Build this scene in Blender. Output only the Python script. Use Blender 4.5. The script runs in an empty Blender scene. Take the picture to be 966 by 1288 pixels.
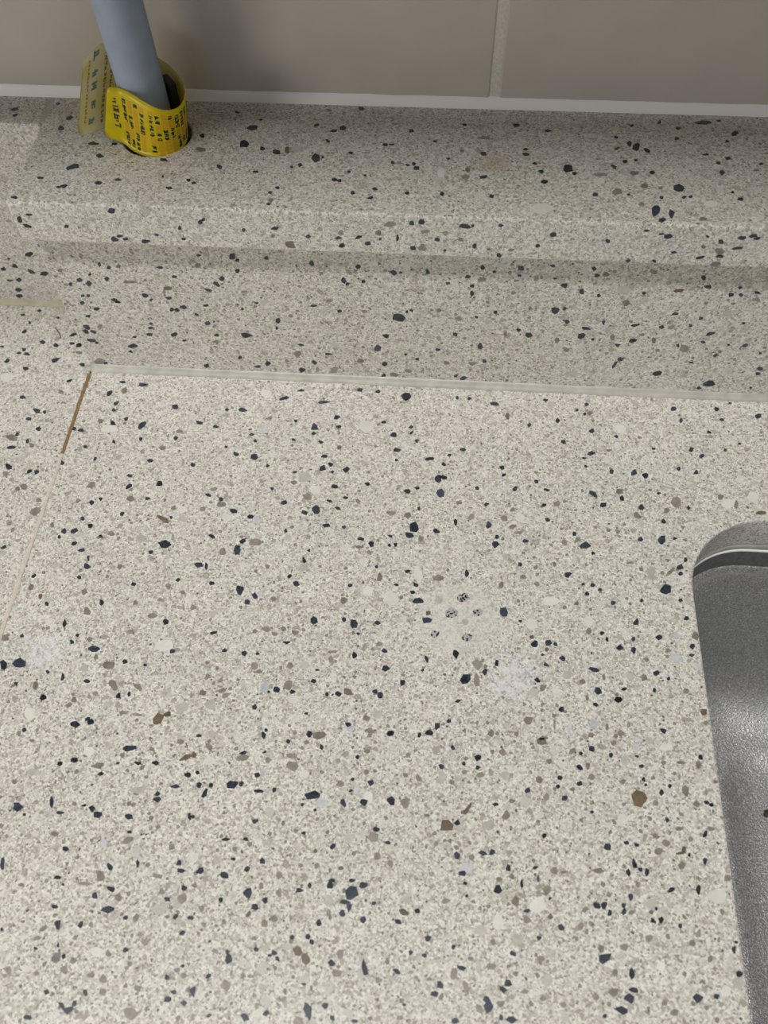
import bpy, bmesh, math, random
from mathutils import Vector, Matrix, Euler

# ------------------------------------------------------------------ camera, world, lights, exposure
sc = bpy.context.scene
COL = sc.collection
RND = random.Random(7)

CAM_POS = Vector((0.19086, -0.30266, 0.35))
CAM_ROT = Euler((0.5602, 0.01678, 0.07345), 'XYZ')
F_PX = 1057.96
cam_d = bpy.data.cameras.new('camera')
cam_d.sensor_fit = 'VERTICAL'
cam_d.sensor_height = 24.0
cam_d.sensor_width = 18.0
cam_d.lens = 24.0 * F_PX / 1288.0
cam_d.clip_start = 0.01
cam_d.dof.use_dof = True
cam_d.dof.focus_distance = 0.40
cam_d.dof.aperture_fstop = 8.0
cam = bpy.data.objects.new('camera', cam_d)
cam.location = CAM_POS
cam.rotation_euler = CAM_ROT
COL.objects.link(cam)
sc.camera = cam

w = bpy.data.worlds.new('room_ambience')
w.use_nodes = True
w.node_tree.nodes['Background'].inputs[0].default_value = (1.0, 0.99, 0.97, 1)
w.node_tree.nodes['Background'].inputs[1].default_value = 0.21
sc.world = w


def area(name, loc, target, sx, sy, power, color):
    d = bpy.data.lights.new(name, 'AREA')
    d.shape = 'RECTANGLE'
    d.size, d.size_y = sx, sy
    d.energy = power
    d.color = color
    o = bpy.data.objects.new(name, d)
    o.location = loc
    o.rotation_euler = (Vector(target) - Vector(loc)).to_track_quat('-Z', 'Y').to_euler()
    if abs(loc[0]-target[0]) < 1e-6 and abs(loc[1]-target[1]) < 1e-6: o.rotation_euler = (0, 0, 0)
    COL.objects.link(o)
    return o


area('ceiling_lamp', (-0.05, -0.655, 1.70), (-0.05, -0.655, 0.0), 1.2, 0.22, 25.5, (1.0, 0.99, 0.97))
area('kitchen_window', (-1.05, -0.90, 0.33), (0.1, 0.0, 0.1), 0.40, 0.40, 5.0, (1.0, 0.975, 0.94))

sc.view_settings.view_transform = 'Standard'
sc.view_settings.look = 'None'
sc.view_settings.gamma = 1.0
sc.view_settings.use_curve_mapping = False
sc.view_settings.exposure = 0.0

# ------------------------------------------------------------------ dimensions (metres)
HT = 0.11557          # ledge top above the counter
TH = 0.02154          # ledge front edge height
OV = 0.00839          # ledge overhang
WALL_Y = 0.0705       # face of the wall tiles
BEAD_Y = 0.0689       # front of the white sealant
YL = 0.04748          # face of the low splashback on the left
CUT_X, CUT_Y, CUT_R = 0.3145, -0.0775, 0.0405
HOLE = (0.0566, 0.0420, 0.0158)


# ------------------------------------------------------------------ helpers
def srgb(r, g, b):
    def f(c):
        c /= 255.0
        return c / 12.92 if c <= 0.04045 else ((c + 0.055) / 1.055) ** 2.4
    return (f(r), f(g), f(b), 1.0)


def link(name, me, mat=None, parent=None, smooth=False):
    o = bpy.data.objects.new(name, me)
    COL.objects.link(o)
    for m in (mat if isinstance(mat, (list, tuple)) else [mat]):
        if m is not None:
            me.materials.append(m)
    if parent is not None:
        o.parent = parent
        o.matrix_parent_inverse = parent.matrix_world.inverted() if False else Matrix.Identity(4)
    if smooth:
        for p in me.polygons:
            p.use_smooth = True
    return o


def from_bm(name, bm, mat, parent=None, smooth=False):
    bmesh.ops.recalc_face_normals(bm, faces=bm.faces)
    me = bpy.data.meshes.new(name)
    bm.to_mesh(me)
    bm.free()
    return link(name, me, mat, parent, smooth)


def empty(name, loc=(0, 0, 0)):
    o = bpy.data.objects.new(name, None)
    o.empty_display_size = 0.02
    o.location = loc
    COL.objects.link(o)
    return o


def tag(o, label=None, cat=None, group=None, kind=None):
    if label: o['label'] = label
    if cat: o['category'] = cat
    if group: o['group'] = group
    if kind: o['kind'] = kind
    return o


def box_bm(x0, x1, y0, y1, z0, z1, bevel=0.0, seg=2):
    bm = bmesh.new()
    bmesh.ops.create_cube(bm, size=1.0)
    for v in bm.verts:
        v.co = Vector((x0 + (v.co.x + .5) * (x1 - x0), y0 + (v.co.y + .5) * (y1 - y0), z0 + (v.co.z + .5) * (z1 - z0)))
    if bevel > 0:
        bmesh.ops.bevel(bm, geom=list(bm.edges), offset=bevel, segments=seg, profile=0.5, affect='EDGES')
    return bm


def rrect(x0, x1, y0, y1, r, n=10):
    pts = []
    for cx, cy, a0 in ((x1 - r, y1 - r, 0), (x0 + r, y1 - r, 90), (x0 + r, y0 + r, 180), (x1 - r, y0 + r, 270)):
        for i in range(n + 1):
            a = math.radians(a0 + 90.0 * i / n)
            pts.append((cx + r * math.cos(a), cy + r * math.sin(a)))
    return pts


def loft(loops, closed=True, cap_end=False):
    bm = bmesh.new()
    rows = [[bm.verts.new(p) for p in lp] for lp in loops]
    n = len(rows[0])
    for a, b in zip(rows, rows[1:]):
        for i in range(n if closed else n - 1):
            j = (i + 1) % n
            bm.faces.new((a[i], a[j], b[j], b[i]))
    if cap_end:
        bm.faces.new(rows[-1])
    return bm


def cut(obj, cutter_bm):
    """subtract a solid from a mesh object and bake the result"""
    me = bpy.data.meshes.new('cutter')
    bmesh.ops.recalc_face_normals(cutter_bm, faces=cutter_bm.faces)
    cutter_bm.to_mesh(me)
    cutter_bm.free()
    c = bpy.data.objects.new('cutter', me)
    COL.objects.link(c)
    m = obj.modifiers.new('cut', 'BOOLEAN')
    m.operation = 'DIFFERENCE'
    m.solver = 'EXACT'
    m.object = c
    dg = bpy.context.evaluated_depsgraph_get()
    dg.update()
    new = bpy.data.meshes.new_from_object(obj.evaluated_get(dg))
    obj.modifiers.clear()
    old = obj.data
    obj.data = new
    bpy.data.objects.remove(c)
    bpy.data.meshes.remove(old)
    bpy.data.meshes.remove(me)


# ------------------------------------------------------------------ materials
class NT:
    def __init__(self, name):
        self.m = bpy.data.materials.new(name)
        self.m.use_nodes = True
        self.t = self.m.node_tree
        self.b = self.t.nodes['Principled BSDF']
        self.tc = self.t.nodes.new('ShaderNodeTexCoord').outputs['Object']

    def n(self, typ, **kw):
        nd = self.t.nodes.new(typ)
        for k, v in kw.items():
            setattr(nd, k, v)
        return nd

    def l(self, a, b):
        self.t.links.new(a, b)

    def math(self, op, a, b=None, clamp=False):
        nd = self.n('ShaderNodeMath', operation=op, use_clamp=clamp)
        for i, v in enumerate((a, b)):
            if v is None: continue
            if isinstance(v, (int, float)): nd.inputs[i].default_value = v
            else: self.l(v, nd.inputs[i])
        return nd.outputs[0]

    def noise(self, scale, detail=2.0, vec=None, rough=0.5):
        nd = self.n('ShaderNodeTexNoise')
        nd.inputs['Scale'].default_value = scale
        nd.inputs['Detail'].default_value = detail
        nd.inputs['Roughness'].default_value = rough
        self.l(vec or self.tc, nd.inputs['Vector'])
        return nd

    def voro(self, scale, vec=None, feature='F1'):
        nd = self.n('ShaderNodeTexVoronoi', feature=feature)
        nd.inputs['Scale'].default_value = scale
        self.l(vec or self.tc, nd.inputs['Vector'])
        return nd

    def sep(self, c):
        nd = self.n('ShaderNodeSeparateColor')
        self.l(c, nd.inputs[0])
        return nd.outputs

    def ramp(self, fac, stops, interp='LINEAR'):
        nd = self.n('ShaderNodeValToRGB')
        nd.color_ramp.interpolation = interp
        el = nd.color_ramp.elements
        while len(el) < len(stops): el.new(0.5)
        for e, (p, c) in zip(el, stops):
            e.position = p
            e.color = c if len(c) == 4 else (*c, 1)
        self.l(fac, nd.inputs[0])
        return nd.outputs[0]

    def maprange(self, v, a, b, c=0.0, d=1.0, smooth=False):
        nd = self.n('ShaderNodeMapRange')
        nd.interpolation_type = 'SMOOTHSTEP' if smooth else 'LINEAR'
        for i, x in enumerate((a, b, c, d)): nd.inputs[i + 1].default_value = x
        self.l(v, nd.inputs[0])
        return nd.outputs[0]

    def mix(self, fac, a, b, blend='MIX'):
        nd = self.n('ShaderNodeMix', data_type='RGBA', blend_type=blend)
        for s, v in ((0, fac), (6, a), (7, b)):
            if isinstance(v, (int, float)): nd.inputs[s].default_value = v
            elif isinstance(v, tuple): nd.inputs[s].default_value = v
            else: self.l(v, nd.inputs[s])
        return nd.outputs[2]

    def distort(self, amount, scale):
        nz = self.noise(scale, 1.0)
        a = self.n('ShaderNodeVectorMath', operation='SUBTRACT')
        self.l(nz.outputs['Color'], a.inputs[0])
        a.inputs[1].default_value = (.5, .5, .5)
        b = self.n('ShaderNodeVectorMath', operation='SCALE')
        self.l(a.outputs[0], b.inputs[0])
        b.inputs['Scale'].default_value = amount
        c = self.n('ShaderNodeVectorMath', operation='ADD')
        self.l(self.tc, c.inputs[0])
        self.l(b.outputs[0], c.inputs[1])
        return c.outputs[0]

    def near(self, p, r0, r1):
        d = self.n('ShaderNodeVectorMath', operation='DISTANCE')
        self.l(self.tc, d.inputs[0])
        d.inputs[1].default_value = p
        return self.maprange(d.outputs['Value'], r0, r1, 1.0, 0.0, True)

    def bump(self, h, strength, dist):
        nd = self.n('ShaderNodeBump')
        nd.inputs['Strength'].default_value = strength
        nd.inputs['Distance'].default_value = dist
        self.l(h, nd.inputs['Height'])
        self.l(nd.outputs[0], self.b.inputs['Normal'])

    def set(self, **kw):
        for k, v in kw.items():
            i = self.b.inputs[k.replace('_', ' ')]
            if isinstance(v, (int, float, tuple)): i.default_value = v
            else: self.l(v, i)
        return self.m


def stone_material():
    N = NT('speckled_quartz')
    warp = N.distort(0.0012, 700)
    # fine crushed grain
    g1 = N.voro(1300, warp)
    c1 = N.sep(g1.outputs['Color'])
    base = N.ramp(c1[0], [(0.0, srgb(146, 140, 130)), (0.25, srgb(187, 182, 172)), (0.6, srgb(210, 206, 197)), (1.0, srgb(234, 231, 223))])
    # pale rims around grains
    e = N.voro(520, warp, 'DISTANCE_TO_EDGE')
    rim = N.maprange(e.outputs['Distance'], 0.0, 0.09, 0.55, 0.0)
    rim = N.math('MULTIPLY', rim, N.maprange(N.noise(260).outputs['Fac'], .42, .62))
    base = N.mix(rim, base, srgb(240, 236, 224))
    # soft translucent aggregate
    for sc_, thr, sel, lo, hi, st in ((170, .42, .45, (182, 177, 167), (224, 221, 212), .75), (290, .44, .36, (150, 143, 132), (210, 206, 197), .8)):
        v = N.voro(sc_, N.distort(0.0035, 330))
        c = N.sep(v.outputs['Color'])
        lim = N.math('MULTIPLY', c[1], thr)
        m = N.math('MULTIPLY', N.maprange(N.math('SUBTRACT', lim, v.outputs['Distance']), 0.0, .04), N.math('GREATER_THAN', c[0], sel))
        col = N.ramp(c[2], [(0, srgb(*lo)), (1, srgb(*hi))])
        base = N.mix(N.math('MULTIPLY', m, st), base, col)
    # small taupe grit
    v = N.voro(430, N.distort(0.0016, 900))
    c = N.sep(v.outputs['Color'])
    m = N.math('MULTIPLY', N.maprange(N.math('SUBTRACT', N.math('MULTIPLY', c[1], .46), v.outputs['Distance']), 0.0, .06), N.math('GREATER_THAN', c[0], .42))
    ring = N.math('SUBTRACT', N.math('MULTIPLY', c[1], .46), v.outputs['Distance'])
    ring = N.math('MULTIPLY', N.math('MULTIPLY', N.maprange(ring, -.16, -.06), N.maprange(ring, .02, -.04)), N.math('GREATER_THAN', c[0], .42))
    base = N.mix(N.math('MULTIPLY', ring, .6), base, srgb(243, 241, 233))
    base = N.mix(N.math('MULTIPLY', m, .8), base, N.ramp(c[2], [(0, srgb(112, 104, 92)), (.5, srgb(148, 140, 127)), (1, srgb(176, 169, 156))]))
    # tiny dark grit
    v = N.voro(560, N.distort(0.0010, 1200))
    c = N.sep(v.outputs['Color'])
    m = N.math('MULTIPLY', N.maprange(N.math('SUBTRACT', N.math('MULTIPLY', c[1], .34), v.outputs['Distance']), 0.0, .05), N.math('GREATER_THAN', c[0], .74))
    base = N.mix(N.math('MULTIPLY', m, .85), base, N.ramp(c[2], [(0, srgb(38, 40, 46)), (.6, srgb(84, 78, 70)), (1, srgb(110, 100, 88))]))
    v = N.voro(1500)
    c = N.sep(v.outputs['Color'])
    m = N.math('MULTIPLY', N.math('LESS_THAN', v.outputs['Distance'], .30), N.math('GREATER_THAN', c[0], .88))
    base = N.mix(N.math('MULTIPLY', m, .6), base, srgb(96, 90, 80))
    # mild cloudiness
    base = N.mix(1.0, base, N.ramp(N.noise(28, 3).outputs['Fac'], [(.3, (.93, .93, .93, 1)), (.7, (1.0, 1.0, 1.0, 1))]), 'MULTIPLY')
    # a dried clear spot and two limescale smears on the counter top
    spot = N.near((0.2063, -0.1390, 0.0), .012, .024)
    base = N.mix(N.math('MULTIPLY', spot, .55), base, srgb(212, 209, 200))
    smear = N.math('MAXIMUM', N.near((0.2295, -0.1667, 0.0), .004, .016), N.near((0.0232, -0.1675, 0.0), .003, .013))
    smear = N.math('MULTIPLY', smear, N.maprange(N.noise(300, 4).outputs['Fac'], .40, .62))
    base = N.mix(N.math('MULTIPLY', smear, .8), base, srgb(222, 223, 226))
    rust = N.math('MULTIPLY', N.near((0.2099, 0.0299, HT), .003, .011), N.maprange(N.noise(160, 3).outputs['Fac'], .38, .6))
    base = N.mix(N.math('MULTIPLY', rust, .45), base, srgb(172, 146, 112))
    N.bump(N.noise(900, 2).outputs['Fac'], .05, .0003)
    return N.set(Base_Color=base, Roughness=0.18, IOR=1.45)


def chip_material(name, lo, hi, rough=0.3, scale=500, speck=None):
    N = NT(name)
    oi = N.n('ShaderNodeObjectInfo').outputs['Random']
    f = N.math('ADD', N.math('MULTIPLY', N.noise(scale, 2).outputs['Fac'], .75), N.math('MULTIPLY', N.noise(90, 0).outputs['Fac'], .55))
    f = N.math('SUBTRACT', N.math('ADD', f, N.math('MULTIPLY', oi, .25)), .27)
    c = N.ramp(f, [(.2, srgb(*lo)), (.75, srgb(*hi))])
    if speck:
        s = N.maprange(N.voro(900).outputs['Distance'], .42, .55)
        c = N.mix(s, c, srgb(*speck))
    return N.set(Base_Color=c, Roughness=rough)


def plain(name, c, rough=.5, metal=0.0, noise=None, **kw):
    N = NT(name)
    col = srgb(*c)
    if noise:
        sc_, amt = noise
        col = N.mix(1.0, col, N.ramp(N.noise(sc_, 4).outputs['Fac'], [(.3, (1 - amt, 1 - amt, 1 - amt, 1)), (.7, (1, 1, 1, 1))]), 'MULTIPLY')
    return N.set(Base_Color=col, Roughness=rough, Metallic=metal, **kw)


STONE = stone_material()
CHIP = {
    'd': chip_material('dark_chip', (20, 23, 29), (66, 75, 87), .25, 520),
    'g': chip_material('taupe_chip', (104, 98, 89), (150, 143, 132), .35, 420),
    'l': chip_material('pale_grey_chip', (168, 164, 155), (196, 192, 183), .35),
    'u': chip_material('pale_blue_chip', (164, 167, 172), (205, 207, 209), .35),
    'w': chip_material('cream_chip', (206, 203, 194), (226, 223, 215), .35),
    'b': chip_material('brown_chip', (84, 70, 54), (122, 106, 86), .35),
    's': chip_material('speckled_chip', (22, 25, 30), (50, 56, 62), .2, 500, (176, 176, 170)),
}


def steel_material():
    N = NT('embossed_stainless_steel')
    v = N.voro(1000, N.distort(.0005, 700))
    h = N.math('ADD', v.outputs['Distance'], N.math('MULTIPLY', N.noise(1600, 2).outputs['Fac'], .5))
    N.bump(h, .6, .0003)
    c = N.ramp(N.noise(1300, 3).outputs['Fac'], [(.3, (.26, .26, .265, 1)), (.52, (.46, .46, .465, 1)), (.70, (.88, .88, .89, 1))])
    lime = N.math('MULTIPLY', N.maprange(N.noise(420, 5, rough=.7).outputs['Fac'], .60, .70), N.maprange(N.noise(38, 2).outputs['Fac'], .48, .62))
    c = N.mix(N.math('MULTIPLY', lime, .55), c, srgb(190, 190, 190))
    zz = N.n('ShaderNodeSeparateXYZ')
    N.l(N.tc, zz.inputs[0])
    wob = N.math('ADD', zz.outputs['Z'], N.math('MULTIPLY', N.math('SUBTRACT', N.noise(240, 3).outputs['Fac'], .5), .0055))
    line = N.math('MULTIPLY', N.maprange(wob, .1335, .1352), N.maprange(wob, .1372, .1360))
    c = N.mix(N.math('MULTIPLY', line, .6), c, srgb(206, 206, 204))
    return N.set(Base_Color=c, Metallic=.82, Roughness=.45)


STEEL = steel_material()
STEEL_SMOOTH = plain('smooth_steel', (150, 150, 150), .36, 1.0, (500, .35))
TILE = plain('grey_porcelain', (201, 194, 183), .38, 0, (45, .06))
GROUT = plain('cream_grout', (226, 220, 208), .9, 0, (900, .18))
SEALANT = plain('white_sealant', (252, 250, 246), .35, 0, (60, .03))
SEALANT_GREY = plain('cloudy_sealant', (192, 189, 177), .35, 0, (140, .26))
SEALANT_OLD = plain('yellowed_sealant', (186, 178, 152), .4, 0, (150, .2))
FILLER = plain('cream_filler', (216, 207, 192), .6, 0, (400, .22))
FILLER_STAINED = plain('stained_filler', (150, 122, 84), .7, 0, (700, .5))
PIPE = plain('grey_plastic_pipe', (164, 178, 197), .5, 0, (120, .14))
RUBBER = plain('black_rubber', (26, 29, 34), .45, 0, (300, .3))
WOOD_DARK = plain('dark_cabinet_board', (92, 76, 62), .5, 0, (30, .1))  # kept dark so the added cupboard bounces little light onto the ledge

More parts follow.
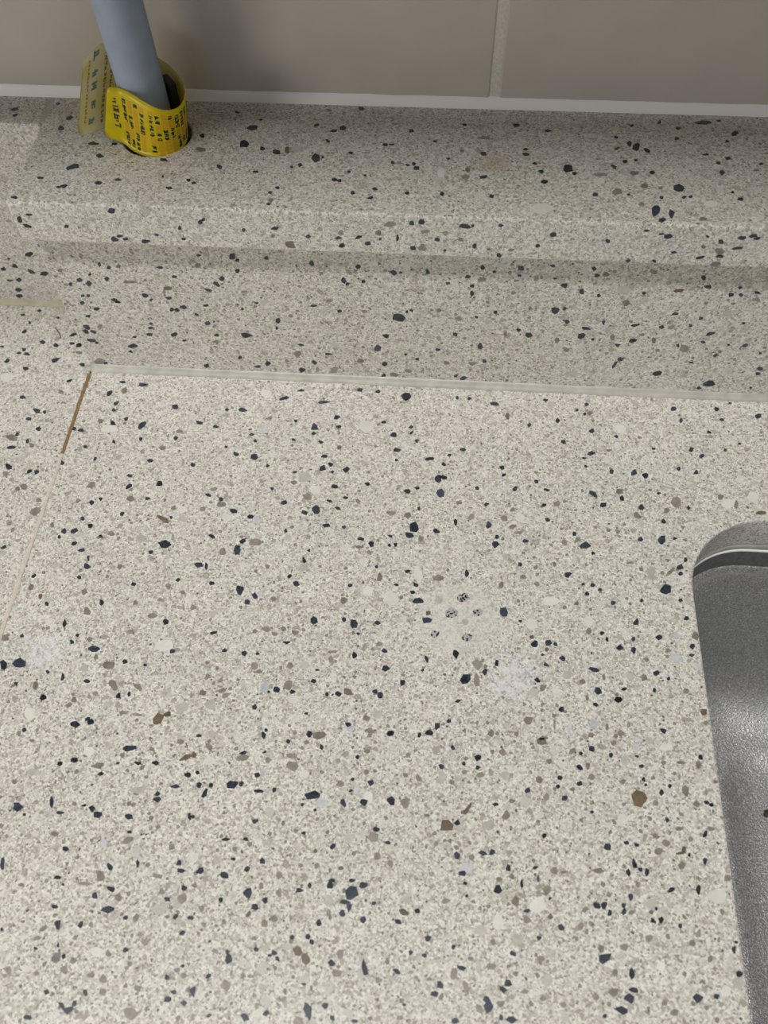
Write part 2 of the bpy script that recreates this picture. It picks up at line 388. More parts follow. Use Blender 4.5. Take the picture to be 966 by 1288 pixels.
HAIR = [(-.0285, .0282), (-.0264, .0258), (-.0246, .0234), (-.0233, .0204)]
CHIPS = {
 'cd': '-489,22,189,152,87 -366,-31,193,150,137 -320,-233,188,121,173 -218,-318,221,133,143 -170,-327,130,99,128 -242,-377,160,124,155 -174,-439,167,159,129 -272,-482,141,106,130 -205,-524,149,99,119 -280,-569,211,145,8 -256,-687,229,149,137 -139,-711,149,126,71 -100,-713,157,124,122 -218,45,234,170,34 -57,18,181,147,147 -98,-102,157,119,33 144,-177,215,151,81 200,-242,186,160,72 312,-105,290,137,173 198,-95,186,98,179 524,-246,198,174,97 198,-290,142,111,124 279,-346,161,135,143 214,-380,207,140,133 373,-380,305,153,60 55,-435,209,137,166 17,-425,165,120,120 109,-539,129,98,165 16,-649,156,126,148 179,-613,149,120,80 248,-498,126,105,139 388,-472,112,95,142 569,-457,147,120,121 466,-606,176,123,174 384,-706,144,107,170 392,-771,212,142,62 547,-745,190,171,96 506,-837,154,102,169 399,-932,139,116,143 212,-974,128,105,146 259,-1012,153,112,119 137,-1048,174,140,141 189,-1042,223,152,17 124,-1084,117,83,120 208,-1116,154,124,154 646,-938,106,85,119 326,-1067,129,101,124 269,-853,114,92,133 232,-880,182,124,115 649,-1092,312,252,146 -127,-1156,161,94,26 888,-247,248,151,158 806,-251,113,101,136 672,-347,230,108,156 766,-367,174,88,167 963,-407,166,103,180 988,-448,117,92,108 900,-538,173,122,140 999,-549,248,234,153 1075,-602,113,99,117 1184,-95,225,97,3 1099,-154,287,123,24 1322,-168,360,109,7 1181,-305,148,90,130 1394,-269,189,171,172 1413,-330,170,155,108 1286,-339,236,206,108 1285,-382,146,128,172 1330,-435,153,96,153 1360,-524,182,113,9 1395,-573,197,141,99 1359,-601,197,180,111 1409,-620,101,96,156 1478,-597,212,195,172 1430,-707,182,117,168 1593,-682,119,107,178 1492,-771,140,103,165 1413,-794,164,89,157 1353,-852,265,204,101 1300,-868,190,134,165 1414,-936,231,146,2 1458,-834,180,101,163 1501,-940,125,101,180 1641,-1028,170,145,86 1036,-909,149,134,158 947,-882,190,128,152 875,-818,154,117,109 802,-797,181,87,157 691,-620,157,132,162 868,-1033,215,93,159 1020,-1048,149,138,87 1002,-1082,134,87,179 1190,-817,182,147,53 1220,-979,113,95,109 1120,-739,100,83,173 1502,-70,161,138,178 1600,-79,181,124,2 1590,-1001,202,98,171 1221,-633,111,85,178 1187,-428,104,92,113 842,-495,114,88,174 1756,-100,287,244,93 2229,-128,293,149,177 2093,-98,139,134,42 2029,-96,136,95,90 2556,-220,160,132,75 2408,-258,147,131,99 1703,-366,188,153,24 1796,-346,124,116,5 1793,-307,136,90,20 1825,-397,140,92,93 1726,-461,193,126,3 2066,-438,172,125,6 1898,-508,273,99,8 1999,-477,111,99,10 1973,-538,154,100,128 2265,-540,160,139,79 2275,-583,124,116,53 1944,-629,252,198,88 1976,-617,200,119,163 1961,-713,267,198,80 1844,-688,152,115,151 1796,-715,187,141,4 2330,-665,180,164,67 2143,-673,120,104,144 2189,-767,130,123,50 2471,-753,151,114,48 2489,-662,155,83,165 1858,-811,126,107,91 2439,-613,131,117,27 1841,-917,281,248,97 1821,-968,262,183,156 2041,-877,191,96,91 1947,-935,198,128,144 2202,-885,180,152,82 2378,-963,161,109,8 2242,-949,112,103,68 2235,-990,197,168,80 1757,-1023,123,120,1 1727,-1026,109,104,98 1729,-977,156,86,158 2486,-835,135,112,15 1648,-286,135,105,2 2498,-85,148,108,9 2581,-360,150,141,177 1729,-525,101,99,177 2713,-102,150,131,28 2661,-145,106,91,24 2700,-165,121,92,78 3168,-105,181,142,21 3198,-179,161,100,77 3392,-92,167,128,74 3605,-126,182,154,56 3468,-47,124,94,129 3412,-162,137,102,19 3333,-250,134,126,55 2730,-279,163,145,49 2853,-305,134,100,134 2722,-423,205,128,30 3228,-369,183,143,65 2680,-453,119,75,0 2688,-504,101,84,19 3279,-405,159,111,55 3153,-490,140,113,62 2816,-529,144,119,95 2924,-530,209,155,68 2982,-544,194,162,28 3237,-508,161,114,46 2713,-668,280,136,132 2758,-733,216,164,46 2856,-687,166,114,78 2946,-736,180,127,87 3175,-724,152,93,77 3270,-747,109,95,162 3470,-770,231,180,29 3027,-912,268,174,77 3090,-903,110,92,38 2662,-968,301,183,8 2611,-909,134,94,81 2923,-917,149,125,59 3046,-811,150,111,72 3302,-849,139,112,6 3401,-360,110,90,45 3037,-647,109,80,15 3480,-315,95,75,57 3038,-374,131,75,8 448,-1648,279,159,178 127,-1735,280,212,161 57,-1747,252,144,115 281,-1883,171,137,146 452,-1798,167,94,164 451,-1991,213,123,168 516,-1978,160,132,140 499,-1964,118,75,35 265,-1768,131,104,156 277,-1535,231,89,108 421,-1417,158,115,118 737,-1493,152,139,172 547,-1313,145,119,159 751,-1279,140,117,122 303,-1234,200,133,151 282,-1296,117,91,163 63,-1303,131,102,41 168,-1442,138,96,120 589,-1138,121,103,150 798,-1633,136,111,166 597,-1696,123,104,146 606,-1856,164,101,110 651,-1844,119,84,113 335,-1620,122,93,125 141,-1829,111,86,138 241,-2030,124,98,141 255,-1149,194,118,177 691,-1707,90,72,166 350,-1587,101,83,58 98,-1604,106,82,135 341,-1790,188,102,111 297,-1189,165,74,108 1001,-1103,241,187,109 835,-1192,200,147,175 870,-1195,214,102,103 913,-1287,150,113,175 1050,-1310,271,227,114 1124,-1338,167,151,129 1096,-1371,163,135,112 1308,-1261,177,147,106 1328,-1133,191,85,122 1560,-1255,120,82,2 1674,-1148,106,93,97 1412,-1443,191,175,167 1595,-1448,243,188,98 1550,-1430,123,112,131 1620,-1495,80,77,169 1121,-1623,170,114,104 1031,-1615,136,120,126 965,-1533,176,79,14 1304,-1558,187,105,2 1289,-1781,156,133,172 1359,-1785,138,98,0 1447,-1731,139,117,177 1510,-1786,107,94,105 1559,-1781,137,115,179 1717,-1758,130,123,146 1741,-1777,159,128,95 1614,-1598,159,140,100 1207,-1864,126,115,132 1271,-1961,95,83,114 1455,-1964,144,116,103 1263,-1983,153,108,103 1615,-1912,170,110,162 989,-2004,118,67,0 1183,-1620,98,84,170 1702,-1437,143,117,2 1272,-1224,118,109,129 1456,-1679,87,55,2 1431,-1877,110,61,3 1345,-1081,105,86,177 1256,-1792,82,75,128 1882,-1313,292,150,13 2276,-1343,241,175,101 2111,-1676,282,230,72 2061,-1563,215,140,90 2410,-1493,221,146,74 2571,-1132,168,143,21 2242,-1594,139,112,83 2531,-1553,144,113,173 2458,-1587,152,103,137 2417,-1661,133,111,159 2518,-1786,149,116,78 1796,-1939,192,168,4 1959,-1924,190,161,170 1991,-1895,170,142,89 2040,-1868,101,94,17 1919,-1936,108,101,10 2101,-1155,188,111,90 1824,-1163,158,94,4 1854,-1271,122,110,91 1865,-1231,162,99,142 1745,-1569,159,84,172 1755,-1652,174,165,1 1833,-1712,153,129,93 2078,-1778,164,69,25 2193,-1638,157,145,69 2350,-1092,123,114,34 1935,-1596,183,80,111 1919,-1648,113,64,4 2502,-1486,108,83,107 2348,-1385,107,78,9 1776,-1236,139,71,166 2443,-1541,96,56,7 1927,-1407,206,176,7 2469,-1483,174,154,66 2695,-1010,112,98,56 2640,-1177,103,90,29 2684,-1182,129,113,55 2655,-1226,125,106,67 2716,-1200,111,90,19 3019,-1178,289,210,29 3096,-1059,187,139,44 3095,-1093,124,100,27 3126,-1018,132,98,70 2772,-1265,137,108,17 2903,-1245,108,92,48 3079,-1231,145,80,8 3095,-1322,138,120,6 2869,-1356,188,130,77 2965,-1423,195,122,10 2711,-1419,111,99,170 2731,-1446,122,98,86 2787,-1483,149,121,14 2845,-1493,171,111,79 3105,-1457,148,116,64 3097,-1499,139,74,8 2668,-1595,234,113,169 2933,-1595,158,124,20 3138,-1561,108,88,54 2919,-1673,123,103,54 2790,-1676,145,80,7 2677,-1694,201,172,28 2759,-1727,179,130,13 2663,-1754,121,109,168 2939,-1849,155,116,163 2986,-1615,91,76,38 2849,-1439,128,102,69 309,-2344,227,178,152 442,-2316,223,94,109 491,-2353,185,76,2 614,-2329,160,132,173 644,-2350,218,114,180 579,-2319,98,61,177 770,-2349,181,111,170 868,-2274,172,130,172 868,-2252,124,100,167 934,-2219,195,95,2 832,-2130,199,89,2 708,-2076,260,128,11 487,-2140,153,112,170 434,-2160,135,98,134 548,-2486,144,101,172 741,-2539,149,99,132 1021,-2533,170,86,1 1008,-2508,125,106,14 788,-2407,112,74,176 545,-2593,163,71,1 614,-2189,132,85,19 759,-2135,162,79,172 977,-2170,149,111,174 1015,-2332,154,79,104 846,-2519,132,69,107 675,-2140,84,56,175 346,-2370,79,63,148 314,-2557,239,98,111 1494,-2215,321,179,3 1166,-2195,253,189,177 1626,-2234,194,135,108 1710,-2227,160,139,1 1730,-2149,151,128,118 1655,-2139,97,80,1 1652,-2185,89,78,179 1262,-2149,132,119,126 1015,-2156,132,88,178 1028,-2206,133,116,132 1060,-2238,215,115,87 1078,-2203,107,86,171 1203,-2189,124,91,83 1280,-2213,228,78,179 1341,-2203,126,88,102 1191,-2062,173,83,7 1280,-2330,141,100,8 1176,-2407,173,67,3 1332,-2478,170,128,117 1278,-2509,132,106,174 1096,-2529,167,145,158 1191,-2538,185,127,179 1767,-2328,140,105,21 1666,-2048,99,97,145 1515,-2017,143,90,117 1481,-2362,110,82,0 1612,-2526,137,92,2 1690,-2522,122,70,3 1028,-2331,109,86,113 1255,-2401,96,87,157 1218,-2477,101,72,178 1462,-2253,78,71,114 1278,-2054,97,59,22 1370,-2002,93,82,112 1602,-2402,147,101,62 1517,-2270,72,68,159 2166,-2016,192,159,33 2166,-2056,138,89,6 2109,-2044,106,89,85 2062,-1982,123,100,103 2501,-2073,132,116,29 2017,-2062,128,107,156 2516,-2156,144,107,12 2240,-2197,127,77,6 2087,-2281,137,131,57 2090,-2406,166,115,89 2188,-2388,189,118,173 2227,-2382,139,101,8 2289,-2434,150,106,85 2112,-2467,183,106,5 1816,-2374,140,66,175 2369,-2134,123,99,29 2430,-2305,110,95,21 2393,-2426,117,56,23 2493,-2111,100,90,42 2403,-2466,141,45,88 1819,-2214,184,162,4 2675,-2329,163,137,178 2775,-2387,203,116,95 2797,-2404,116,90,19 2821,-2412,166,89,81 2749,-2420,141,107,86 3061,-2255,172,76,54 3082,-2132,112,81,173 3100,-2142,106,81,23 3048,-2356,123,106,42 2582,-2027,137,94,142 2579,-2093,126,90,35 2714,-1967,105,91,47 3080,-1951,118,102,37 2835,-2004,113,97,46 2942,-2078,95,80,44 2819,-1965,99,72,15 2840,-2058,113,78,76 2846,-2079,74,61,62 2749,-2310,109,80,14 2623,-2201,80,67,23 2990,-2337,84,65,64 2789,-2315,95,84,2 2591,-1968,93,79,66 2918,-2211,124,89,98 2638,-1944,143,112,75 2908,-2106,146,114,67 770,-2689,281,123,2 680,-2748,154,105,32 593,-2753,182,123,116 765,-2618,163,110,175 707,-2646,140,116,147 709,-3025,203,121,178 681,-3012,157,74,139 726,-3004,131,74,83 567,-3058,178,93,169 989,-2637,123,96,145 1046,-2595,131,84,179 1044,-2897,109,95,142 1078,-2942,131,92,176 1062,-2966,152,104,177 1121,-2972,144,92,179 1086,-2696,87,77,145 1070,-2749,120,105,138 869,-2819,127,78,178 756,-2966,146,78,131 614,-2975,109,87,168 644,-2857,103,84,149 533,-2839,97,52,179 1034,-2695,122,75,40 565,-2695,124,81,175 386,-2785,73,55,131 614,-2822,108,58,111 1093,-2856,88,64,176 846,-2712,105,89,147 575,-2615,66,53,154 1295,-2595,193,171,164 1366,-2617,133,119,118 1328,-2642,152,122,175 1491,-2571,145,104,1 1608,-2543,155,137,104 1688,-2567,273,228,1 1733,-2536,160,126,3 1669,-2599,211,75,179 1687,-2617,157,97,96 1664,-2639,123,119,123 1779,-2596,98,69,4 1744,-2654,119,114,175 1579,-2677,121,104,103 1543,-2727,124,92,127 1559,-2743,112,83,138 1423,-2789,125,91,180 1258,-2821,183,144,110 1640,-2807,131,109,180 1763,-2814,269,115,109 1574,-2965,268,145,117 1632,-2943,121,104,178 1547,-2882,108,63,3 1662,-2980,113,102,176 1346,-3000,197,121,159 1423,-2982,112,104,131 1219,-3004,100,72,177 1195,-2882,113,83,32 1196,-2625,119,90,108 1147,-2934,177,121,107 1097,-2695,89,66,110 1353,-2781,125,78,156 1527,-2552,105,83,102 1483,-2733,89,72,177 1409,-2799,88,52,2 1250,-2799,99,73,107 1742,-2983,141,66,4 1439,-2808,106,66,145 2248,-2516,174,151,54 1945,-2610,115,104,88 1875,-2653,133,88,173 2358,-2580,127,68,6 2485,-2628,150,127,98 2305,-2729,146,109,10 2287,-2825,173,129,173 2268,-2846,155,118,165 2216,-2903,191,168,77 2117,-2789,164,83,177 2022,-2876,175,107,170 2041,-2849,134,126,147 2297,-2938,169,131,11 2261,-2936,103,90,76 2097,-2958,140,90,6 2340,-2487,175,68,88 1990,-2700,125,118,16 1880,-2816,153,79,155 1914,-2920,85,61,5 2401,-2670,97,84,23 2208,-2882,124,106,80 1928,-2753,110,95,91 1979,-2758,95,71,6 2446,-2532,77,66,71 2086,-2722,98,73,89 2124,-2501,84,70,11 2131,-2544,68,62,18 2639,-2718,302,163,15 2722,-2841,214,145,12 2739,-2815,181,101,0 2733,-2767,198,119,80 2690,-2880,240,127,171 2622,-2543,158,115,13 2649,-2541,152,133,49 2668,-2568,119,100,64 2722,-2536,119,94,71 2721,-2558,124,87,77 2751,-2506,150,116,50 2906,-2469,151,85,34 3009,-2459,181,100,73 2964,-2822,171,145,35 3031,-2813,105,93,40 3122,-2736,141,95,8 3114,-2656,134,83,74 3126,-2632,75,56,23 2858,-2576,132,99,70 2828,-2580,109,93,117 2926,-2591,96,80,43 2843,-2538,77,57,72 2628,-2902,85,65,16 -116,162,216,173,22 -245,154,172,138,148 -158,171,161,104,174 -170,238,273,112,33 -458,246,165,160,79 -449,318,142,112,143 -423,415,137,130,82 -507,376,146,106,164 -418,110,159,116,116 -393,77,210,121,160 -295,366,134,105,158 -552,126,132,99,159 -330,172,181,142,155 -438,83,140,100,166',
 'cg': '-295,-505,301,213,147 -37,-943,284,258,127 -137,-802,221,174,148 -166,-820,157,119,132 -253,-732,209,143,122 200,-775,232,215,92 419,-840,240,179,162 219,-154,258,178,113 145,-370,207,170,145 374,-1048,187,147,124 647,-883,145,112,98 159,-869,142,135,8 579,-409,190,141,173 514,-524,160,134,158 -39,-879,177,134,162 -141,-1024,157,110,123 -117,-1059,158,117,128 -176,-546,169,132,136 -122,-185,190,134,119 70,-1017,165,103,115 1084,-1052,283,200,13 876,-850,247,162,179 826,-759,176,145,32 1303,-776,243,189,95 1429,-462,176,141,59 1222,-693,161,142,168 1554,-785,152,126,124 1584,-1045,208,87,3 793,-881,165,116,45 1042,-293,187,107,16 1722,-844,253,137,177 1806,-852,205,174,93 1878,-982,144,142,52 2116,-843,203,169,10 2296,-204,238,124,88 2276,-843,185,167,23 2318,-886,184,165,23 2535,-741,182,165,45 2344,-918,152,99,7 2053,-765,146,116,7 2566,-958,167,157,80 2317,-787,165,114,7 3114,-693,335,278,68 2847,-646,197,148,59 2920,-785,207,172,135 3171,-776,167,153,85 3408,-694,282,112,79 3218,-809,148,137,116 3254,-824,185,153,43 2728,-158,167,148,52 2974,-307,139,117,151 2627,-940,194,170,30 2778,-876,135,109,19 2821,-881,159,134,135 3338,-650,183,138,65 3067,-744,165,121,72 529,-1717,263,177,1 570,-1806,319,162,131 678,-1806,193,128,161 672,-1467,232,126,174 504,-1851,143,113,145 363,-1466,235,146,130 413,-1602,143,117,153 27,-1620,205,144,148 230,-1831,207,125,115 644,-1928,169,97,4 325,-1367,171,124,119 712,-1313,183,152,124 69,-1363,173,123,106 576,-1408,136,106,119 461,-1686,151,106,107 787,-1341,150,113,148 459,-1226,142,119,147 590,-1554,166,116,153 403,-1909,162,112,19 704,-1932,216,77,177 688,-1386,142,118,162 418,-1884,145,118,138 1338,-1757,226,197,110 935,-1112,219,159,107 1176,-1678,189,152,162 1200,-1704,157,100,0 1335,-1667,185,131,101 1513,-1628,186,131,98 1514,-1589,211,75,9 1598,-1771,227,157,156 1074,-1819,209,119,24 1053,-1801,192,139,29 1199,-1500,190,154,174 1278,-1493,146,133,159 1540,-1333,192,171,176 1694,-1204,228,148,95 1720,-1539,133,132,137 1691,-1881,177,137,2 1712,-1935,159,144,0 1498,-1967,250,168,2 1394,-1963,134,93,1 1244,-1520,126,96,178 1337,-1507,179,144,177 981,-1740,149,108,176 970,-1816,170,127,7 1038,-1755,125,85,36 1163,-1181,125,114,155 1215,-1347,147,101,180 851,-1413,160,145,18 1637,-1075,156,125,150 2157,-1604,241,215,71 2155,-1680,304,164,97 2378,-1841,187,168,27 2439,-1694,163,133,107 1970,-1190,258,186,5 2262,-1207,165,136,82 2423,-1106,130,104,13 2437,-1915,206,83,5 2325,-1906,111,98,72 2220,-1909,167,150,19 2365,-1159,140,123,21 2486,-1853,256,50,88 2192,-1612,111,86,85 2427,-1191,180,104,160 2514,-1081,138,83,85 3124,-1405,229,176,66 3056,-1668,152,125,34 3048,-1087,290,80,48 2914,-1082,142,130,168 2863,-1051,167,84,7 2880,-1620,190,138,62 2897,-1536,139,136,163 2608,-1655,155,116,13 2654,-1413,149,128,64 2629,-1726,125,91,79 2606,-1279,131,116,35 2705,-1850,173,81,79 2796,-1834,146,82,82 2762,-1872,154,130,29 2637,-1887,150,108,12 2739,-1886,107,93,50 2998,-1485,132,92,13 3120,-1804,111,91,50 2756,-1704,108,83,74 2706,-1631,159,88,97 595,-2156,267,116,10 803,-2075,151,99,177 686,-2107,136,128,128 780,-2150,137,106,45 488,-2434,169,110,175 789,-2436,221,135,25 966,-2451,131,113,154 862,-2346,111,92,124 932,-2558,216,92,2 887,-2523,127,99,169 712,-2577,220,149,114 266,-2244,130,98,161 918,-2034,155,106,167 285,-2072,127,67,179 537,-2314,110,89,136 757,-2298,124,98,166 897,-2381,98,81,164 1041,-2047,214,137,115 1190,-2084,281,123,3 1403,-2102,282,175,168 1391,-2062,250,97,173 1606,-2163,154,134,178 1759,-2355,234,185,3 1217,-2441,120,107,157 1484,-2482,115,101,3 1406,-2523,132,119,165 1546,-2479,129,107,102 1298,-2086,142,129,124 1448,-2002,117,100,175 1705,-2020,132,107,163 1780,-2430,145,139,99 1450,-2355,118,90,179 1710,-2106,130,112,1 1273,-2418,120,108,158 1188,-2278,109,71,104 2282,-2237,203,176,64 2175,-2087,181,118,25 1925,-2117,190,138,113 1876,-2217,223,200,13 2446,-2154,149,134,40 2418,-2086,162,142,69 2269,-1986,151,143,168 1833,-2450,159,114,118 2466,-2431,186,167,51 2146,-2404,143,109,112 2430,-1929,223,133,7 2061,-2123,114,109,36 1870,-2107,120,113,89 2460,-2011,142,126,31 2006,-2364,96,85,86 2254,-2477,115,104,24 2307,-2180,136,100,9 2303,-2464,108,97,68 2500,-2434,152,71,6 2225,-1986,116,98,81 1877,-2025,115,114,43 2112,-2078,122,96,8 2389,-1942,124,66,6 1966,-2260,142,68,4 2927,-1984,123,104,46 3002,-2093,239,132,79 2998,-1978,173,83,176 3043,-2141,150,123,34 2962,-2242,172,96,9 2867,-2276,147,101,171 2907,-2299,174,135,21 2869,-2332,171,121,14 2955,-2379,169,140,51 2754,-2073,177,102,8 2556,-1963,173,108,43 2616,-2017,163,112,81 2728,-1914,135,113,25 2881,-2148,144,114,67 3069,-1983,167,116,72 2632,-2420,289,99,5 3125,-2413,157,121,25 3085,-2231,158,109,15 2751,-2163,127,76,9 2599,-2193,103,61,8 3003,-2278,113,91,29 2631,-2062,145,127,44 3129,-2047,137,78,10 2689,-2274,113,76,79 1048,-2633,234,195,76 884,-2712,152,138,38 543,-2772,148,89,28 617,-2864,233,215,156 682,-2870,156,114,6 660,-2901,154,122,160 810,-2919,165,146,135 821,-2961,150,120,162 936,-2788,138,115,161 798,-2646,138,117,148 963,-2613,177,118,177 456,-2919,158,124,142 808,-2836,121,86,115 760,-2909,137,110,161 943,-2940,133,104,169 528,-2806,154,92,16 935,-3017,257,207,165 1076,-2873,127,92,10 658,-2605,273,69,179 414,-2628,157,103,173 561,-2920,134,87,174 1001,-2699,106,67,179 1111,-3021,103,88,159 1010,-2666,101,73,164 897,-2864,99,81,162 1104,-2887,146,94,179 892,-2843,86,73,148 1262,-2907,200,158,102 1408,-2675,150,121,176 1668,-2774,173,143,123 1374,-2692,154,143,144 1480,-2936,139,89,16 1349,-2871,123,76,1 1385,-2962,111,71,102 1203,-2799,140,91,180 1610,-2641,122,90,99 1663,-2839,217,108,176 1816,-2848,130,113,3 1320,-2870,115,93,109 1126,-2661,139,104,110 1341,-2566,127,106,109 1413,-2588,157,88,117 1146,-2714,103,87,119 1469,-2667,135,75,99 1795,-2971,92,72,3 2317,-2550,173,148,76 2227,-2777,224,114,6 2050,-2569,158,123,7 2358,-2611,144,131,33 2406,-2738,146,121,17 2090,-2810,210,152,62 2436,-2500,170,122,30 2232,-2696,121,114,50 2136,-2850,217,108,109 2182,-2913,152,122,145 2262,-2890,177,110,7 2346,-2847,157,62,5 2412,-2862,128,92,10 2483,-2880,118,105,40 1901,-2961,134,84,5 1843,-2787,109,87,94 2213,-2576,105,75,8 2149,-2755,102,77,19 2290,-2770,102,82,13 2314,-2760,102,76,10 2431,-2745,79,70,63 2356,-2896,68,56,78 1952,-2832,86,63,5 2000,-2832,122,82,5 2715,-2678,169,116,12 2807,-2641,143,114,24 2992,-2616,169,99,77 2965,-2647,149,108,18 2560,-2618,117,100,65 2579,-2635,101,79,75 2844,-2845,104,87,35 2875,-2875,146,116,26 3090,-2532,120,105,77 3025,-2694,133,87,45 2668,-2502,115,91,94 2539,-2662,89,77,60 2783,-2459,131,108,63 2577,-2560,176,112,33 2666,-2824,202,152,16 2751,-2557,135,100,15 2823,-2552,85,71,32 2991,-2849,113,95,171 2673,-2764,145,123,60 2629,-2688,134,112,66 2601,-2847,143,103,13 2624,-2864,65,54,23 -100,107,174,129,166',
 'cb': '611,-952,371,132,150 3521,-731,240,112,7 801,-1943,279,230,58 839,-1920,175,144,164 125,-1405,151,105,120 1929,-1373,135,118,8 2463,-1514,114,95,76 2398,-1459,133,95,9 3118,-1755,163,126,64 952,-2097,276,130,29 1642,-2481,108,71,3 1535,-2425,88,77,106 984,-2086,151,121,115 2045,-2293,291,247,9 2125,-2228,253,84,56 2814,-2136,338,289,42 2959,-2332,221,56,14 2972,-2316,119,92,22 1513,-2777,199,162,178 1542,-2801,203,167,134 1308,-2667,134,83,64 1895,-2619,183,104,163 2446,-2595,117,101,69',
 'cl': '523,-1067,240,204,141 1274,-660,329,297,114 893,-1887,290,252,10 425,-1738,185,149,157 1395,-1660,236,195,88 1732,-1861,236,190,3 945,-1442,193,160,116 967,-1342,185,122,179 1447,-1524,220,151,99 1014,-1866,261,215,168 1331,-1173,215,202,128 2098,-1405,163,154,30 2549,-1628,216,191,60 1976,-1302,201,172,88 2401,-1715,214,176,15 2822,-1619,202,176,83 2960,-1094,317,180,80 830,-2479,254,173,99 784,-2242,317,137,12 334,-2201,331,137,1 1629,-2114,145,122,100 1335,-2293,216,174,107 1662,-2368,222,172,98 2020,-2108,265,160,76 2214,-2281,222,200,21 2359,-2181,241,212,22 2276,-2080,183,170,42 2385,-2028,163,105,8 2769,-1984,232,174,74 962,-2676,219,184,159 746,-2919,147,94,176 1387,-2844,240,205,92 1542,-2867,242,145,27 1278,-2748,134,110,111 1608,-2599,227,188,101 1750,-2834,190,144,96 1415,-2946,201,153,178 1715,-2958,212,121,4 1471,-2764,184,130,1 2179,-2780,166,129,86 2431,-2806,228,170,81 2184,-2659,244,198,11 2320,-2679,222,194,20 2487,-2916,188,167,54 1904,-2574,165,124,5 1958,-2771,131,96,6 2827,-2522,195,162,32 3114,-2766,204,162,52',
 'cw': '-449,-96,421,326,151 207,-416,424,258,177 1559,-315,416,390,173 996,-126,325,273,170 1336,-734,297,246,104 919,-923,261,233,134 2353,-833,244,222,28 3374,-686,351,274,26 2877,-254,323,282,39 2855,-362,219,168,74 3346,-579,270,187,71 2795,-455,226,167,77 3496,-640,323,259,45 755,-1608,405,281,176 242,-1958,291,230,140 1645,-1278,275,254,177 1369,-1820,257,193,179 1874,-1180,389,235,108 1758,-1311,423,292,146 2487,-1274,407,230,6 2399,-1398,296,262,69 1761,-1074,169,129,3 2656,-1362,252,193,14 2965,-1187,228,121,7 540,-2100,259,200,165 1452,-2135,208,196,149 1055,-2106,248,162,179 1726,-2204,233,200,97 2738,-2227,273,226,65 2944,-1919,288,163,9 765,-2834,261,161,177 2250,-2624,269,220,82 2399,-2556,318,288,55 3079,-2477,348,264,23 2843,-2729,187,152,28 3068,-2794,202,162,52',
 'cu': '1018,-375,260,206,132 1066,-925,229,173,106 1238,-1771,288,194,83 1628,-1928,184,144,2 2547,-1867,216,97,77 2371,-1632,122,108,22 3031,-1522,305,183,10 3120,-1553,176,144,55 3037,-1412,182,149,58 2757,-1266,127,111,52 2652,-1841,258,188,78 692,-2455,171,135,124 1676,-2180,196,121,96 1537,-2240,240,154,2 2124,-2445,268,213,9 2822,-1927,163,99,90',
 'cs': '2087,-1285,286,218,21 2039,-1365,298,275,16 2155,-1353,252,187,7 1965,-1473,202,186,84 2109,-1480,216,206,41',
 'td': '-33,631,169,123,165 37,637,121,91,161 -160,585,182,116,19 -145,538,128,114,44 121,527,192,128,33 104,445,191,168,98 18,498,131,101,155 340,249,198,153,125 239,168,345,189,18 381,63,173,131,165 234,34,179,119,172 212,23,120,95,138 113,83,152,81,177 462,89,160,95,177 638,236,204,104,161 700,44,157,93,178 22,-30,196,96,8 38,-54,159,91,175 777,101,127,101,118 284,340,275,103,1 385,342,139,87,175 658,121,112,60,106 1001,491,293,205,37 979,374,283,230,113 1068,342,175,125,105 1135,317,209,183,163 1318,286,326,221,100 1349,292,142,88,99 1255,231,140,96,101 1473,331,125,114,170 896,203,182,122,118 1065,174,150,96,179 1297,529,155,108,54 1379,488,204,133,25 1417,512,181,155,104 1491,668,142,130,107 909,611,141,93,177 1028,558,112,91,171 1419,136,142,112,143 1441,132,122,103,103 1506,53,159,111,98 1587,24,151,88,32 1600,83,141,97,146 1149,37,108,93,115 1153,-42,103,89,166 1175,69,113,93,172 1476,196,97,78,101 802,83,116,93,167 1356,413,193,103,117 1219,217,99,87,114 776,422,166,108,107 1551,174,82,69,100 2214,573,173,135,8 1978,564,118,106,8 1733,504,136,134,166 1622,398,143,131,176 1651,399,116,73,2 1845,432,99,88,4 2067,351,171,132,87 2255,358,158,99,5 2254,393,116,100,14 2295,294,114,97,14 2321,240,153,136,71 2332,171,155,133,16 2440,267,304,197,84 2071,189,172,135,7 2105,60,144,110,87 1891,68,145,127,89 1773,236,152,122,93 1666,271,126,105,96 1760,266,126,96,94 1911,310,114,85,4 2357,535,153,89,5 1733,256,96,84,1 1743,63,111,105,179 2748,437,304,148,79 2720,456,204,105,83 2794,412,178,131,108 2664,420,162,76,52 2802,256,143,122,56 2904,158,247,226,53 2795,4,372,170,78 2815,-57,180,142,68 2856,-15,255,137,80 2888,-60,148,98,11 2546,95,159,116,79 2690,328,160,136,24 2639,289,183,111,113 2738,340,103,90,51 3143,371,167,110,12 3104,271,181,108,76 3156,96,137,120,171 3199,559,225,132,52 3142,651,123,100,30 3067,632,387,150,5 2868,623,139,105,73 2743,594,124,104,65 2825,87,120,89,73 2921,97,115,97,38 2949,100,109,87,62 2465,234,133,119,32 2935,507,135,103,70 2950,582,139,112,65 3098,338,116,93,26 3282,341,120,95,54 3157,496,102,83,30 2663,501,111,98,37 3050,395,149,97,11 3130,140,89,73,36 2688,102,93,65,10',
